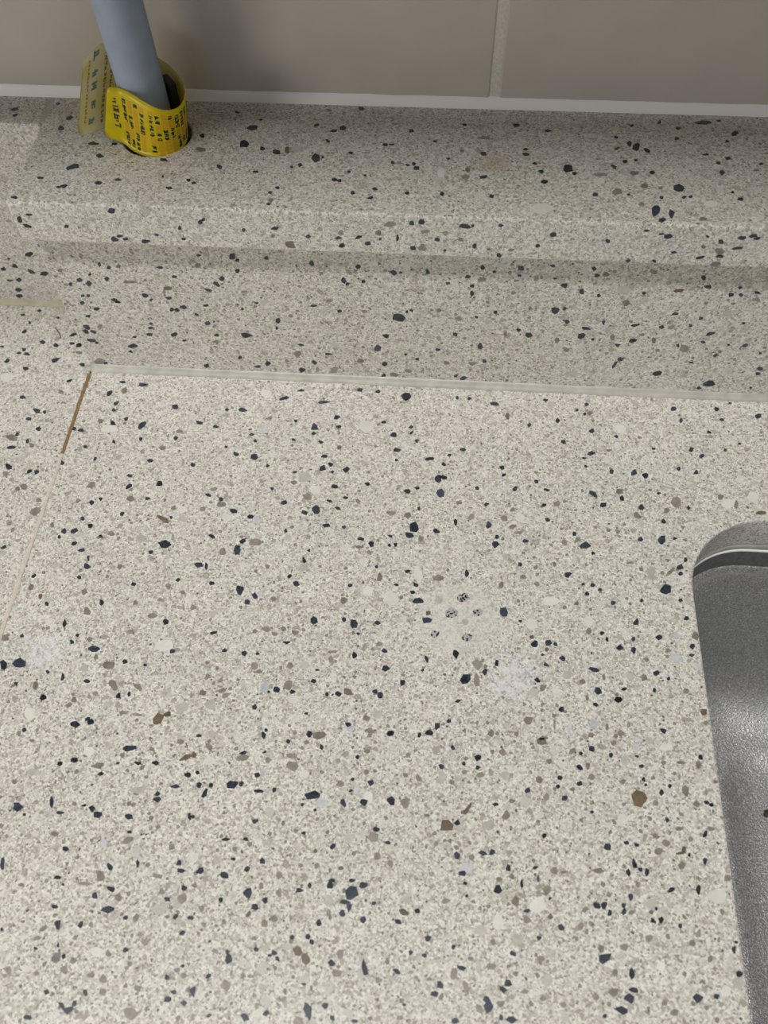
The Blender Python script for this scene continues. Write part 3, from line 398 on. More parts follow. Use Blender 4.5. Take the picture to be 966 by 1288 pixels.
 'fd': '90,1092,168,81,10 37,1064,214,119,82 56,1031,192,111,160 238,1036,131,87,27 467,1127,191,136,35 752,1049,125,83,64 868,1100,120,75,69 850,1086,143,100,54 1036,1052,112,84,64 1174,1066,176,94,7 1770,1119,134,118,84 1811,1126,164,134,89 1996,1111,253,132,171 2029,1115,82,58,96 2146,1122,109,101,160 2384,1129,261,228,157 2374,1084,151,123,170 2610,1130,103,86,151 2756,1121,130,61,179 2819,1107,147,71,179 2851,1097,176,129,166 3199,1113,188,109,173 435,975,187,136,7 578,967,198,118,13 755,989,122,84,18 490,978,144,94,19 639,1006,102,63,14 465,992,140,75,11 1463,987,160,129,15 1449,1026,140,96,8 1580,1001,164,120,170 1540,1034,164,91,25 1318,1030,132,102,72 1633,1029,76,68,71 1778,984,160,142,116 1881,1036,120,106,4 1709,1036,182,69,89 2045,1007,162,103,95 2155,962,133,111,103 2316,1023,104,94,154 1917,979,78,65,3 2609,1062,122,102,128 3076,1077,160,123,149 3093,1002,167,95,175 3154,1102,153,107,7 3217,1102,126,88,18 2899,1014,142,74,178 2826,963,120,86,170 3016,991,205,90,15 3152,1047,271,77,13 2715,959,119,76,176 3012,1103,82,63,142',
 'tg': '1159,-16,171,127,105 1340,647,142,120,106 789,319,226,194,153 1697,269,114,112,166 1999,236,206,156,89 1990,185,164,149,11 2070,469,314,117,3 1969,370,133,128,22 2738,38,182,122,78 2759,164,177,152,34 2640,118,238,181,13 2983,-40,186,153,55 2828,153,133,113,34 2580,230,258,122,5 2726,251,207,135,9 3254,297,156,94,10',
 'tb': '1182,336,260,134,99',
 'tl': '1233,348,294,264,119',
 'fg': '1463,1054,161,128,76 1627,1062,159,128,82 1675,1108,254,154,4 1828,1076,212,94,3 1917,1074,136,127,93 1959,1128,142,92,2 3062,1130,245,149,173 1233,978,261,191,175 1160,1023,118,94,22 2202,994,155,86,31 1983,1041,136,117,0 2106,993,103,76,180 1820,991,219,194,158 3086,1028,252,193,149 3090,960,224,158,166 3011,1049,133,82,173',
 'tw': '2316,-5,459,317,7 1882,211,342,173,92 3028,57,295,213,15 2796,136,200,124,79 2569,185,258,199,13',
 'pd': '-356,368,348,135,29 -473,282,179,156,12 -550,254,184,114,27 -490,177,202,129,30 -396,243,199,151,147 -325,232,278,173,23 -526,100,198,140,11 -540,51,231,130,17 -491,330,133,84,31 -547,171,241,87,7',
 'rd': '276,748,196,73,69 317,730,143,100,45 146,641,189,126,28 183,623,195,134,34 285,658,192,101,65 207,680,99,67,29 89,613,150,101,33 127,539,118,81,35 154,542,137,89,52 568,744,178,95,10 624,688,159,85,10 449,557,197,127,167 564,548,166,123,2 282,518,171,130,173 295,505,162,102,18 171,453,185,105,15 110,400,166,112,31 107,491,155,106,35 74,318,185,157,82 59,284,187,158,81 102,284,165,131,156 69,220,240,164,167 93,202,121,82,29 283,189,298,188,18 262,144,121,118,149 400,283,174,122,179 418,333,154,96,16 427,364,126,91,30 534,291,196,142,52 587,468,170,126,48 564,469,161,104,63 625,489,174,126,26 578,249,143,86,14 472,531,108,75,23 313,260,126,83,21 93,44,150,101,29 775,826,134,69,8 932,827,209,168,44 953,805,129,103,50 943,737,141,118,67 858,688,166,131,47 825,652,213,128,128 773,612,215,95,163 745,506,138,102,24 683,442,117,115,85 730,382,182,141,37 759,299,157,117,58 915,309,320,205,3 1097,421,255,139,78 1084,369,146,99,73 1092,826,126,104,51 1301,804,154,128,100 1445,706,194,143,85 1464,685,108,96,33 1519,796,133,118,66 1541,704,112,84,81 1288,535,178,79,5 1415,505,149,106,10 1595,254,239,194,79 1255,122,177,151,129 1181,58,205,172,51 1001,99,202,162,56 941,70,167,109,13 659,57,196,148,50 857,135,147,103,67 925,494,103,82,49 1004,538,101,65,12 1195,254,159,102,10 1335,194,180,105,8 1706,477,333,277,147 2464,570,238,194,111 2359,394,211,174,106 2095,817,187,117,96 2270,821,178,159,115 1843,777,167,138,89 1684,765,161,152,41 1718,767,102,83,9 1942,713,121,110,4 2031,757,137,108,1 2059,654,176,103,95 2054,703,120,98,1 2180,540,132,95,98 2483,726,175,150,119 2506,581,119,100,116 2532,495,177,140,110 1994,378,154,119,93 1645,345,203,142,7 2123,301,203,150,96 2090,503,107,77,96 2053,49,254,146,41 2016,67,143,137,86 1631,134,192,140,61 1625,33,242,128,87 1748,521,106,87,84 1771,531,119,97,86 1912,263,153,117,6 2304,428,129,121,149 2411,842,111,100,146 2268,776,100,83,174 2431,768,108,71,178 2150,794,95,81,102 1805,185,108,102,59 1745,216,105,82,85 2155,192,151,123,97 3341,94,304,272,174 2621,404,244,192,172 2634,457,225,106,173 2844,248,192,164,141 2824,205,300,81,78 2875,386,206,172,16 2860,493,228,96,18 2990,487,147,120,138 3030,577,176,90,179 3052,153,252,189,19 3304,306,165,125,90 3425,387,150,118,27 3554,223,213,150,129 3555,185,152,113,136 2567,696,225,135,104 2620,795,145,115,167 3249,710,153,116,140 3293,711,124,93,138 3130,753,167,125,161 3097,804,149,99,119 3275,756,110,83,142 3361,730,160,83,177 3158,556,114,95,43 2809,350,142,121,152 2652,675,127,89,110 2854,701,121,95,163 2599,834,109,93,127 3235,456,248,114,27 3216,397,135,82,175 3123,506,109,87,153 3200,248,128,73,177 3296,56,159,127,140 3103,365,119,90,124 2708,502,136,92,109 3365,536,92,70,147 2679,383,101,84,120 3558,77,111,85,148 3514,337,123,79,122 3343,385,102,78,155',
 'rg': '68,702,154,104,39 31,660,136,89,30 363,737,134,96,37 393,643,400,113,5 147,327,209,124,59 64,58,315,214,31 747,251,195,116,12 1367,571,177,116,9 1539,511,177,106,6 1174,180,282,206,72 757,762,157,121,35 955,608,144,110,24 760,362,135,104,34 1358,69,298,157,45 1506,150,215,181,20 1108,125,148,121,57 1267,73,193,106,81 1165,459,129,105,60 2098,744,211,133,2 2502,364,256,136,101 2349,766,121,106,116 2002,489,175,174,130 1681,57,257,159,6 1760,88,218,138,156 2564,300,176,127,106 2242,397,154,127,102 2253,671,140,123,170 2095,170,206,183,2 1959,164,156,137,7 2343,575,130,103,104 1905,540,125,118,11 3316,336,142,107,159 2661,803,147,119,121 3138,345,268,216,140 3036,487,213,142,60 2771,406,240,123,105 2786,633,222,160,114 2864,827,183,144,160 2908,430,159,126,124 3011,325,164,135,152 2977,394,215,121,109 3376,686,176,121,127',
 'rb': '574,612,234,126,10 3009,725,231,101,16',
 'fl': '1297,989,174,150,51',
 'rl': '2757,718,310,257,156',
}

# ------------------------------------------------------------------ stone chips
def in_frame(p, margin=8):
    v = CAM_ROT.to_matrix().transposed() @ (Vector(p) - CAM_POS)
    if v.z >= 0: return False
    x = 483 + F_PX * v.x / -v.z
    y = 644 - F_PX * v.y / -v.z
    return -margin < x < 966 + margin and -margin < y < 1288 + margin


PLANE = {  # plane -> (u, v) to a point, and outward normal
    'c': (lambda u, v: Vector((u, v, 0.0)), Vector((0, 0, 1))),
    't': (lambda u, v: Vector((u, v, HT)), Vector((0, 0, 1))),
    'f': (lambda u, v: Vector((u, -OV, v)), Vector((0, -1, 0))),
    'r': (lambda u, v: Vector((u, 0.0, v)), Vector((0, -1, 0))),
    'p': (lambda u, v: Vector((u, YL, v)), Vector((0, -1, 0))),
}
PROUD, DEEP = 0.00006, 0.0006


def chip_geo(plane, u, v, a, b, ang, rnd, kind):
    fn, nor = PLANE[plane]
    n = rnd.choice((5, 6, 6, 7, 8) if a < .0022 else (6, 7, 8)) if kind in 'dgb' else rnd.choice((7, 8, 9))
    ca, sa = math.cos(math.radians(ang)), math.sin(math.radians(ang))
    ph = rnd.random() * 6.28
    top, bot = [], []
    for i in range(n):
        t = ph + 2 * math.pi * (i + rnd.uniform(-.36, .36)) / n
        k = rnd.uniform(.76, 1.26) if kind in 'dg' else rnd.uniform(.85, 1.2)
        x, y = a * k * math.cos(t), b * k * math.sin(t)
        p = fn(u + x * ca - y * sa, v + x * sa + y * ca)
        top.append(p + nor * PROUD)
        bot.append(p - nor * DEEP)
    verts = top + bot
    faces = [tuple(range(n))] + [(i, n + i, n + (i + 1) % n, (i + 1) % n) for i in range(n)]
    # outward orientation
    if (top[1] - top[0]).cross(top[2] - top[1]).dot(nor) < 0:
        faces = [tuple(reversed(f)) for f in faces]
    return verts, faces


LIFT = {'w': 0.0, 'l': .00001, 'u': .00002, 'g': .00003, 'b': .00004, 's': .00005, 'd': .00005}


def make_chips(owner, items, rnd, limit=300):
    """items: (plane, kind, u, v, a, b, ang); the largest become parts, the rest one joined part"""
    global PROUD
    items = sorted(items, key=lambda t: -t[4] * t[5])
    rest = []
    for i, (pl, k, u, v, a, b, ang, inside) in enumerate(items):
        PROUD = 0.00005 + LIFT[k] + .000001 * (i % 9)
        vs, fs = chip_geo(pl, u, v, a, b, ang, rnd, k)
        if limit > 0 and inside:
            limit -= 1
            me = bpy.data.meshes.new('stone_chip')
            me.from_pydata([tuple(q) for q in vs], [], fs)
            link('stone_chip', me, CHIP[k], owner)
        else:
            rest.append((vs, fs, k))
    if rest:
        ks = 'dglubws'
        V, F, MI = [], [], []
        for vs, fs, k in rest:
            o = len(V)
            V += [tuple(q) for q in vs]
            F += [tuple(o + i for i in f) for f in fs]
            MI += [ks.index(k)] * len(fs)
        me = bpy.data.meshes.new('small_chips')
        me.from_pydata(V, [], F)
        o = link('small_chips', me, [CHIP[k] for k in ks], owner)
        me.polygons.foreach_set('material_index', MI)
        o['kind'] = 'stuff'


def scatter(plane, u0, u1, v0, v1, n, ok, rnd, sz=1.0):
    out = []
    for _ in range(n):
        u, v = rnd.uniform(u0, u1), rnd.uniform(v0, v1)
        p = PLANE[plane][0](u, v)
        if in_frame(p) or not ok(u, v): continue
        k = rnd.choices('dglwub', (56, 31, 5, 4, 2, 2))[0]
        a = sz * (.0008 + .0032 * rnd.random() ** 2.6) * (1.7 if k in 'lw' else 1)
        out.append((plane, k, u, v, a, a * rnd.uniform(.5, .95), rnd.uniform(0, 180), False))
    return out


ITEMS = []
for key, s in CHIPS.items():
    for t in s.split():
        x = [int(q) for q in t.split(',')]
        ITEMS.append((key[0], key[1], x[0] * 1e-4, x[1] * 1e-4, x[2] * 1e-5, x[3] * 1e-5, x[4], True))

# ------------------------------------------------------------------ wall with tiles
wall = tag(from_bm('wall_back', box_bm(-1.0, 1.4, WALL_Y + .009, WALL_Y + .06, -.3, .95), GROUT), 'wall behind the ledge under grey tiles', None, None, 'structure')
XS = [(-.997, -.3969), (-.3929, .2088), (.2128, .815)]
ZS = [(.1166, .4166), (.4200, .7200)]
for (x0, x1) in XS:
    for (z0, z1) in ZS:
        from_bm('tile', box_bm(x0, x1, WALL_Y, WALL_Y + .0092, z0, z1, .0009, 2), TILE, wall)
for i in range(2):
    xm = (XS[i][1] + XS[i + 1][0]) / 2
    from_bm('grout_line', box_bm(xm - .0022, xm + .0022, WALL_Y + .0003, WALL_Y + .0095, .1166, .72), GROUT, wall)
from_bm('grout_line', box_bm(-.997, .815, WALL_Y + .0007, WALL_Y + .0095, .4162, .4204), GROUT, wall)


def bead(name, x0, x1, prof, mat, wob, step=.004, seed=1, ends=True):
    """sealant bead along x; prof = list of (y, z) open profile resting on two faces"""
    r = random.Random(seed)
    n = max(4, int((x1 - x0) / step))
    loops, cur = [], 0.0
    for i in range(n + 1):
        x = x0 + (x1 - x0) * i / n
        cur = .7 * cur + .3 * r.uniform(-1, 1)
        my = sum(p[0] for p in prof) / len(prof)
        mz = sum(p[1] for p in prof) / len(prof)
        k = 1 + wob * cur
        loops.append([(x, prof[-1][0] + (p[0] - prof[-1][0]) * k, prof[0][1] + (p[1] - prof[0][1]) * k) for p in prof])
    bm = loft(loops, closed=True)
    bm.verts.ensure_lookup_table()
    m = len(prof)
    bm.faces.new(bm.verts[:m])
    bm.faces.new(bm.verts[-m:])
    return from_bm(name, bm, mat, None, True)


# white sealant between tiles and ledge: profile from the ledge to the tile face
def white_prof():
    y0, y1 = BEAD_Y, WALL_Y + .0012
    pts = [(y0, HT - .0003)]
    for i in range(7):
        t = i / 6
        pts.append((y0 + (y1 - y0) * (.55 * t + .4 * t * t), HT + .0057 * math.sin(t * math.pi / 2)))
    pts.append((y1, HT + .0056))
    pts.append((y1, HT - .0003))
    return pts


b1 = bead('trim_1', -.6, 1.2, white_prof(), SEALANT, .10, .006, 3)
tag(b1, 'white sealant bead where the tiles meet the stone ledge', None, None, 'structure')

# ------------------------------------------------------------------ counter slabs
R_STONE = random.Random(21)
main = tag(from_bm('countertop', box_bm(.0004, 1.15, -.56, .07, -.022, 0, .0006, 1), STONE), 'speckled grey quartz countertop slab with the sink cut into its right side', 'countertop')
c0 = rrect(CUT_X, CUT_X + .62, CUT_Y - .40, CUT_Y, CUT_R, 16)
bv = .0011
outs = rrect(CUT_X - bv, CUT_X + .62 + bv, CUT_Y - .40 - bv, CUT_Y + bv, CUT_R + bv, 16)
mid = rrect(CUT_X - bv * .3, CUT_X + .62 + bv * .3, CUT_Y - .40 - bv * .3, CUT_Y + bv * .3, CUT_R + bv * .3, 16)
outs2 = rrect(CUT_X - 3 * bv, CUT_X + .62 + 3 * bv, CUT_Y - .40 - 3 * bv, CUT_Y + 3 * bv, CUT_R + 3 * bv, 16)
cb = loft([[(x, y, -.03) for x, y in c0], [(x, y, -bv) for x, y in c0], [(x, y, -bv * .3) for x, y in mid], [(x, y, 0) for x, y in outs], [(x, y, 2 * bv) for x, y in outs2]], True, True)
cb.verts.ensure_lookup_table()
cb.faces.new(cb.verts[:len(c0)])
cut(main, cb)
left = tag(from_bm('countertop', box_bm(-.55, -.0004, -.56, .07, -.022, 0, .0006, 1), STONE), 'speckled grey quartz countertop slab left of the thin filled joint', 'countertop')


def off_cut(u, v):
    return not (u > CUT_X - .004 and v < CUT_Y + .004 and u < CUT_X + .624 and v > CUT_Y - .404) and v > -.555


mi = [t for t in ITEMS if t[0] == 'c' and t[2] > 0]
mi = [t for t in mi if off_cut(t[2] + t[4] * .8 - .004, t[3])]
mi += scatter('c', .002, .42, -.55, -.003, 3600, off_cut, R_STONE)
make_chips(main, mi, R_STONE)
li = [t for t in ITEMS if t[0] == 'c' and t[2] <= 0]
li += scatter('c', -.30, -.002, -.55, .045, 3200, lambda u, v: v > -.555, R_STONE)
make_chips(left, li, R_STONE)


def filler(y0, y1, w0, w1, mat, seed, h=.00022):
    r = random.Random(seed)
    n = int(abs(y1 - y0) / .002) + 2
    lo, c = [], 0
    for i in range(n + 1):
        y = y0 + (y1 - y0) * i / n
        wd = (w0 + (w1 - w0) * i / n) * r.uniform(.8, 1.2)
        c = .6 * c + .4 * r.uniform(-.0003, .0003)
        lo.append([(c - wd / 2, y, -.001), (c - wd / 2, y, h * .5), (c - wd * .2, y, h), (c + wd * .2, y, h * .9), (c + wd / 2, y, h * .4), (c + wd / 2, y, -.001)])
    return from_bm('joint_filler', loft(lo, True), mat, main)


tag(filler(-.0045, -.0592, .0022, .0017, FILLER_STAINED, 5), 'brown stained stretch of the joint')
tag(filler(-.0592, -.55, .0018, .0029, FILLER, 6, .0004), 'cream filled stretch of the joint')

# ------------------------------------------------------------------ boxed pipe ledge
ledge = tag(empty('pipe_ledge', (0, 0, 0)), 'boxed speckled stone ledge with overhanging top running along the tiled wall', 'ledge')
top = from_bm('ledge_board', box_bm(0, 1.15, -OV, WALL_Y + .004, HT - TH, HT, .0014, 3), STONE, ledge)
hb = loft([[(HOLE[0] + HOLE[2] * k * math.cos(a), HOLE[1] + HOLE[2] * k * math.sin(a), z) for a in [2 * math.pi * i / 40 for i in range(40)]] for k, z in ((1, HT - .05), (1, HT - .0008), (1.05, HT), (1.2, HT + .003))], True, True)
hb.verts.ensure_lookup_table()
hb.faces.new(hb.verts[:40])
cut(top, hb)
from_bm('riser_panel', box_bm(0, 1.15, 0, .012, .0, HT - TH, .0009, 2), STONE, ledge)
from_bm('end_panel', box_bm(0, .012, .0121, WALL_Y + .004, .0, HT - TH, .0004, 1), STONE, ledge)
it = [t for t in ITEMS if t[0] in 'tfr' and not (t[0] == 't' and (t[2] < .0035 or t[3] < -OV + .0025 or t[3] > BEAD_Y - .001))
      and not (t[0] == 'f' and (t[3] > HT - .0028 or t[3] < HT - TH + .0018)) and not (t[0] == 'r' and t[3] < .003)]
# pieces of the left board belong to the splashback
pt = [t for t in ITEMS if t[0] == 't' and t[2] < -.0035]
it += scatter('t', .002, .6, -.006, .066, 800, lambda u, v: True, R_STONE, .85)
it += scatter('r', .002, .6, .004, .09, 900, lambda u, v: True, R_STONE, .85)
it += scatter('f', .002, .6, HT - TH + .003, HT - .003, 250, lambda u, v: True, R_STONE, .85)
make_chips(ledge, it, R_STONE)

back = tag(empty('splashback_panel', (0, 0, 0)), 'low speckled stone splashback set back at the left end', 'splashback')
from_bm('stone_panel', box_bm(-.55, -.0006, YL, WALL_Y + .004, .0, HT, .001, 2), STONE, back)
from_bm('joint_filler', box_bm(-.0016, .0012, YL + .0015, BEAD_Y, HT - .004, HT - .00005), SEALANT_GREY, back)
pi_ = [t for t in ITEMS if t[0] == 'p' and t[2] < -.003]
pi_ += scatter('p', -.3, -.004, .004, .11, 700, lambda u, v: True, R_STONE, .85)
pi_ += pt
make_chips(back, pi_, R_STONE)

# sealant at the foot of the riser and of the splashback
def foot_prof(y, s=1.0):
    return [(y - .0034 * s, -.0002), (y - .0033 * s, .0004), (y - .0022 * s, .0011 * s), (y - .0010 * s, .0022 * s), (y - .0003, .0032 * s), (y + .0004, .0033 * s), (y + .0004, -.0002)]


b2 = bead('trim_2', .0005, 1.15, foot_prof(0), SEALANT_GREY, .22, .004, 8)
tag(b2, 'cloudy grey sealant bead along the foot of the stone riser', None, None, 'structure')
b3 = bead('trim_3', -.55, -.0003, foot_prof(YL, .85), SEALANT_OLD, .15, .004, 9)
tag(b3, 'yellowed sealant bead along the foot of the left splashback', None, None, 'structure')
bm = bmesh.new()
bmesh.ops.create_uvsphere(bm, u_segments=14, v_segments=8, radius=.0026)
r_ = random.Random(4)
for v in bm.verts:
    v.co = Vector((v.co.x * r_.uniform(.8, 1.15) - .0012, v.co.y * r_.uniform(.8, 1.1) - .0008, v.co.z * .5 + .0003))
from_bm('sealant_blob', bm, SEALANT_GREY, b2, True)

# ------------------------------------------------------------------ sink
sx0, sx1, sy0, sy1 = CUT_X - .002, CUT_X + .622, CUT_Y - .402, CUT_Y + .002
ZR = -.0300
sink = tag(empty('undermount_sink', (CUT_X + .31, CUT_Y - .2, -.185)), 'embossed stainless steel undermount sink under the rounded cut-out', 'sink')
sink_off = Vector(sink.location)


def ring(inset, z, r, n=16):
    return [(x - sink_off.x, y - sink_off.y, z - sink_off.z) for x, y in rrect(sx0 + inset, sx1 - inset, sy0 + inset, sy1 - inset, r, n)]


R0 = CUT_R + .002
fl = loft([ring(-.014, -.0275, R0 + .014), ring(-.014, -.0222, R0 + .014), ring(-.0005, -.0222, R0 + .0005), ring(0, ZR, R0), ring(.0025, -.0445, R0 - .001)], True)
from_bm('rim', fl, STEEL_SMOOTH, sink, True)
prof = [(.0023, -.0440, R0 - .001), (.0038, -.0452, R0 - .001), (.0075, -.070, R0), (.012, -.100, R0 + .003), (.0165, -.128, R0 + .006)]
RF = .044
x_, z_ = .0165, -.128
for i in range(1, 11):
    t = math.radians(9 + 81 * i / 10)
    prof.append((x_ + RF * (1 - math.cos(t)) * 1.0, z_ - RF * (math.sin(t) - math.sin(math.radians(9))), R0 + .006 - .022 * i / 10))
x_, z_ = prof[-1][0], prof[-1][1]
prof += [(x_ + .004, z_ - .0003, .022), (x_ + .0065, z_ - .0015, .02), (x_ + .02, z_ - .0022, .018), (x_ + .08, z_ - .003, .02)]
FLOOR_Z = z_ - .0022
bw = loft([ring(a, z, max(r, .01)) for a, z, r in prof], True, True)
from_bm('bowl', bw, STEEL, sink, True)
sb = loft([ring(.0010, -.0282, R0 - .001), ring(.0020, -.0288, R0 - .002), ring(.0023, -.0296, R0 - .0023), ring(.0018, -.0304, R0 - .0018), ring(.0004, -.0309, R0 - .0004)], True)
cv = loft([ring(.0004, -.0222, R0 - .0004), ring(.0018, -.0236, R0 - .0018), ring(.0022, -.0260, R0 - .0022), ring(.0014, -.0290, R0 - .0014)], True)
from_bm('sealant_cove', cv, SEALANT_GREY, sink, True)
tag(from_bm('sealant_bead', sb, SEALANT, sink, True), 'pale sealant line under the stone edge')

bm = bmesh.new()
bmesh.ops.create_icosphere(bm, subdivisions=2, radius=1)
r_ = random.Random(11)
for v in bm.verts:
    k = r_.uniform(.9, 1.08)
    v.co = Vector((v.co.x * .0019 * k, v.co.y * .0027 * k, v.co.z * .0012 * k + .0010))
cr = from_bm('crumb', bm, plain('dark_crumb', (52, 48, 44), .6), None, True)
cr.location = (.3985, -.1745, FLOOR_Z - .0001)
cr.rotation_euler = (0, 0, -.6)
tag(cr, 'small dark crumb lying on the steel sink floor', 'crumb')

# ------------------------------------------------------------------ grey pipe through the ledge
PX, PY, PR = .0553, .0425, .0101
pipe = tag(empty('drain_pipe', (PX, PY, .02)), 'grey plastic pipe rising through the hole in the stone ledge', 'pipe')
lo = []
for i in range(26):
    z = .02 + (.60 - .02) * i / 25
    dx = -.0006 * (z - .12) / .06 if z > .12 else 0
    dx = max(dx, -.004)
    lo.append([(dx + PR * math.cos(a), PR * math.sin(a), z - .02) for a in [2 * math.pi * k / 36 for k in range(36)]])
pb = loft(lo, True)
from_bm('pipe_wall', pb, PIPE, pipe, True)
bl = from_bm('rubber_plug', box_bm(-.0020, .0020, -.0046, .0046, -.012, .0140, .0009, 2), RUBBER, None, True)
bl.location = (.0649, .0503, .1235)
bl.rotation_euler = (0, 0, math.radians(39))
tag(bl, 'small black rubber plug wedged in the hole behind the grey pipe', 'plug')

# ------------------------------------------------------------------ yellow printed sticker
SB = [(.0353, .0340, .1196), (.0428, .0335, .1170), (.0476, .0310, .1149), (.0528, .0285, .1143), (.0602, .0270, .1142), (.0668, .0290, .1145), (.0702, .0340, .1150), (.0709, .0420, .1160),
      (.0672, .0520, .1165), (.0566, .0570, .1170), (.0452, .0560, .1167), (.0360, .0500, .1164), (.0279, .0425, .1160), (.0200, .0385, .1160)]
ST = [(.0433, .0340, .1431), (.0488, .0335, .1429), (.0541, .0310, .1424), (.0597, .0285, .1405), (.0654, .0270, .1384), (.0704, .0290, .1365), (.0741, .0340, .1361), (.0747, .0420, .1381),
      (.0695, .0520, .1382), (.0634, .0570, .1409), (.0552, .0560, .1473), (.0487, .0540, .1524), (.0409, .0490, .1536), (.0320, .0435, .1487)]


def spline(P, t):
    n = len(P) - 1
    t = min(max(t, 0), 1) * n
    i = min(int(t), n - 1)
    f = t - i
    g = lambda k: Vector(P[min(max(k, 0), n)])
    a, b, c, d = g(i - 1), g(i), g(i + 1), g(i + 2)
    return .5 * ((2 * b) + (c - a) * f + (2 * a - 5 * b + 4 * c - d) * f * f + (3 * b - a - 3 * c + d) * f ** 3)


def surf(u, v, off=0.0):
    b, t = spline(SB, u), spline(ST, u)
    p = b.lerp(t, v)
    if off:
        e = .004
        du = spline(SB, min(u + e, 1)).lerp(spline(ST, min(u + e, 1)), v) - spline(SB, max(u - e, 0)).lerp(spline(ST, max(u - e, 0)), v)
        p = p + du.cross(t - b).normalized() * off
    return p


def film(name, c, c2):
    N = NT(name)
    col = N.mix(N.maprange(N.noise(140, 3).outputs['Fac'], .35, .7), srgb(*c), srgb(*c2))
    tr = N.n('ShaderNodeBsdfTranslucent')
    N.l(col, tr.inputs[0])
    mx = N.n('ShaderNodeMixShader')
    mx.inputs[0].default_value = .38
    N.set(Base_Color=col, Roughness=.28)
    N.l(N.b.outputs[0], mx.inputs[1])
    N.l(tr.outputs[0], mx.inputs[2])
    N.l(mx.outputs[0], N.t.nodes['Material Output'].inputs[0])
    return N.m


FILM_OUT = film('yellow_printed_film', (246, 228, 14), (236, 212, 6))
FILM_IN = film('pale_adhesive_side', (236, 228, 150), (244, 240, 214))
sticker = tag(empty('warning_sticker', (.0566, .042, HT)), 'yellow printed plastic sticker curled loosely around the grey pipe', 'sticker')
so = Vector(sticker.location)
NU, NV, RC = 120, 8, .10
V, F, MI = [], [], []
TK = .00022
for side in (0, 1):
    for i in range(NU + 1):
        u = i / NU
        # rounded ends
        dist = min(u, 1 - u) / .03
        ins = 0.0
        if dist < 1: ins = .11 * (1 - math.sqrt(max(0, 1 - (1 - dist) ** 2)))
        for j in range(NV + 1):
            v = ins + (1 - 2 * ins) * j / NV
            V.append(tuple(surf(u, v, TK if side == 0 else 0.0) - so))
W = NV + 1
S = (NU + 1) * W
for i in range(NU):
    for j in range(NV):
        a, b, c, d = i * W + j, (i + 1) * W + j, (i + 1) * W + j + 1, i * W + j + 1
        F.append((a, b, c, d)); MI.append(0)
        F.append((S + d, S + c, S + b, S + a)); MI.append(1)
    for j in (0, NV):
        a, b = i * W + j, (i + 1) * W + j
        F.append((a, b, S + b, S + a)); MI.append(0)
for i in (0, NU):
    for j in range(NV):
        a, b = i * W + j, i * W + j + 1
        F.append((a, b, S + b, S + a)); MI.append(0)
me = bpy.data.meshes.new('sticker_film')
me.from_pydata(V, [], F)
link('sticker_film', me, [FILM_OUT, FILM_IN], sticker, True)
me.polygons.foreach_set('material_index', MI)
bm = bmesh.new(); bm.from_mesh(me)
bm.to_mesh(me); bm.free()

# arc length of the strip, for printing sizes
LEN = [0.0]
for i in range(200):
    LEN.append(LEN[-1] + (surf((i + 1) / 200, .5) - surf(i / 200, .5)).length)


def u_at(s):
    for i in range(200):
        if LEN[i + 1] >= s: return (i + (s - LEN[i]) / (LEN[i + 1] - LEN[i])) / 200
    return 1.0


PRINT = {'black': plain('black_print', (30, 28, 12), .5), 'orange': plain('orange_print', (214, 158, 10), .5), 'brown': plain('brown_print', (150, 126, 60), .5), 'teal': plain('faded_blue_print', (112, 132, 128), .5)}
STRIP_H = .0265


class Print:
    def __init__(self): self.V, self.F = [], []

    def quad(self, s0, s1, h0, h1, off, slant=0.0):
        o = len(self.V)
        for s, h in ((s0, h0), (s1, h0), (s1, h1), (s0, h1)):
            self.V.append(tuple(surf(u_at(s + slant * h), h / STRIP_H, off) - so))
        self.F.append((o, o + 1, o + 2, o + 3))

    def glyph(self, s, h, w, t, rnd, off, slant):
        """block character of a few strokes; reading direction along the strip height"""
        k = .24 * w
        for q in rnd.sample(range(4), rnd.choice((2, 3))):
            y = h + t * (.05 + .27 * q)
            self.quad(s + w * rnd.choice((0, .25)), s + w * rnd.choice((.75, 1)), y, y + k, off, slant)
        for q in rnd.sample(range(3), rnd.choice((1, 2, 2))):
            x = s + w * (.05 + .36 * q)
            self.quad(x, x + k, h + t * rnd.choice((0, .3)), h + t * rnd.choice((.7, .98)), off, slant)

    def build(self, name, mat):
        if not self.F: return
        me = bpy.data.meshes.new(name)
        me.from_pydata(self.V, [], self.F)
        link(name, me, PRINT[mat], sticker)


rp = random.Random(31)
P = {k: Print() for k in PRINT}
OFF = TK + .00006
SL = -.10
# large heading on the free end
for k in range(4):
    P['black'].glyph(.0048, .0076 + .0036 * k, .0027, .0029, rp, OFF, SL)
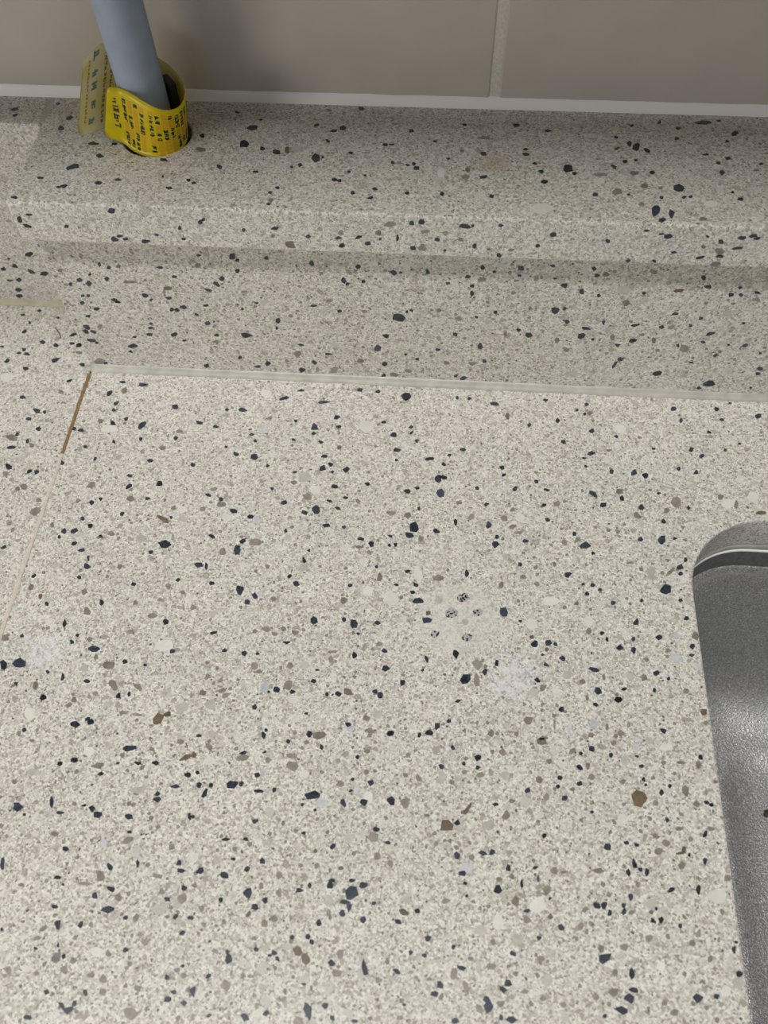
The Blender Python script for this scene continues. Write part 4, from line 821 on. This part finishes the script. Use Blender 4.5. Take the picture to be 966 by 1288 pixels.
# text columns
s, col = .0098, 0
while s < .050:
    h = rp.uniform(.001, .003)
    ht = .0245 - .0008 * (col % 3)
    run = rp.choice(('black', 'orange'))
    left_ = rp.randint(2, 4)
    while h < ht - .002:
        if run == 'orange': P[run].quad(s, s + .0020, h, h + .0018, OFF, SL)
        else: P[run].glyph(s, h, .0020, .00180, rp, OFF, SL)
        h += .0020
        left_ -= 1
        if left_ <= 0:
            run = 'orange' if run == 'black' else 'black'
            left_ = rp.randint(2, 5)
            h += .0004
    s += .0030 if rp.random() < .8 else .0046
    col += 1
# show-through print on the tail
T_END = LEN[-1]
for s0, w_, t_, step, mat, h0 in ((T_END - .0085, .0028, .0030, .0050, 'teal', .003), (T_END - .0130, .0013, .0012, .0016, 'brown', .002), (T_END - .0160, .0013, .0012, .0016, 'brown', .004), (T_END - .0190, .0013, .0013, .0017, 'brown', .004), (T_END - .0042, .0009, .0009, .0013, 'brown', .004)):
    h = h0
    while h < .0245:
        P[mat].glyph(s0, h, w_, t_, rp, -.00006, 0.0)
        h += step
for k, pr in P.items():
    pr.build('printed_text', k)

# ------------------------------------------------------------------ hair on the left slab
cu = bpy.data.curves.new('hair_strand', 'CURVE')
cu.dimensions = '3D'
cu.bevel_depth = .00028
cu.bevel_resolution = 2
sp = cu.splines.new('BEZIER')
HP = HAIR
sp.bezier_points.add(len(HP) - 1)
for q, pnt in zip(HP, sp.bezier_points):
    pnt.co = (q[0], q[1], .0003)
    pnt.handle_left_type = pnt.handle_right_type = 'AUTO'
tmp = bpy.data.objects.new('hair_tmp', cu)
COL.objects.link(tmp)
bpy.context.view_layer.update()
hm = bpy.data.meshes.new_from_object(tmp.evaluated_get(bpy.context.evaluated_depsgraph_get()))
bpy.data.objects.remove(tmp)
hm.materials.clear()
hr = link('hair_strand', hm, plain('brown_hair', (104, 72, 50), .6))
tag(hr, 'short curled brown strand on the counter near the left splashback', 'hair')

# ------------------------------------------------------------------ unseen cupboard added above the frame to shade the ledge and tiles
cab = tag(empty('shade_cabinet', (.2, -.10, .62)), 'unseen dark brown cupboard added above the ledge to shade it', 'cabinet')
def crel(x0, x1, y0, y1, z0, z1, b):
    return box_bm(x0 - .2, x1 - .2, y0 + .10, y1 + .10, z0 - .62, z1 - .62, b)
from_bm('body', crel(-.55, 1.1, -.18, WALL_Y, .62, 1.3, .002), WOOD_DARK, cab)
for k in range(3):
    x0 = -.55 + .55 * k
    d_ = from_bm('door', crel(x0 + .0015, x0 + .5485, -.20, -.181, .61, 1.3, .0015), WOOD_DARK, cab)
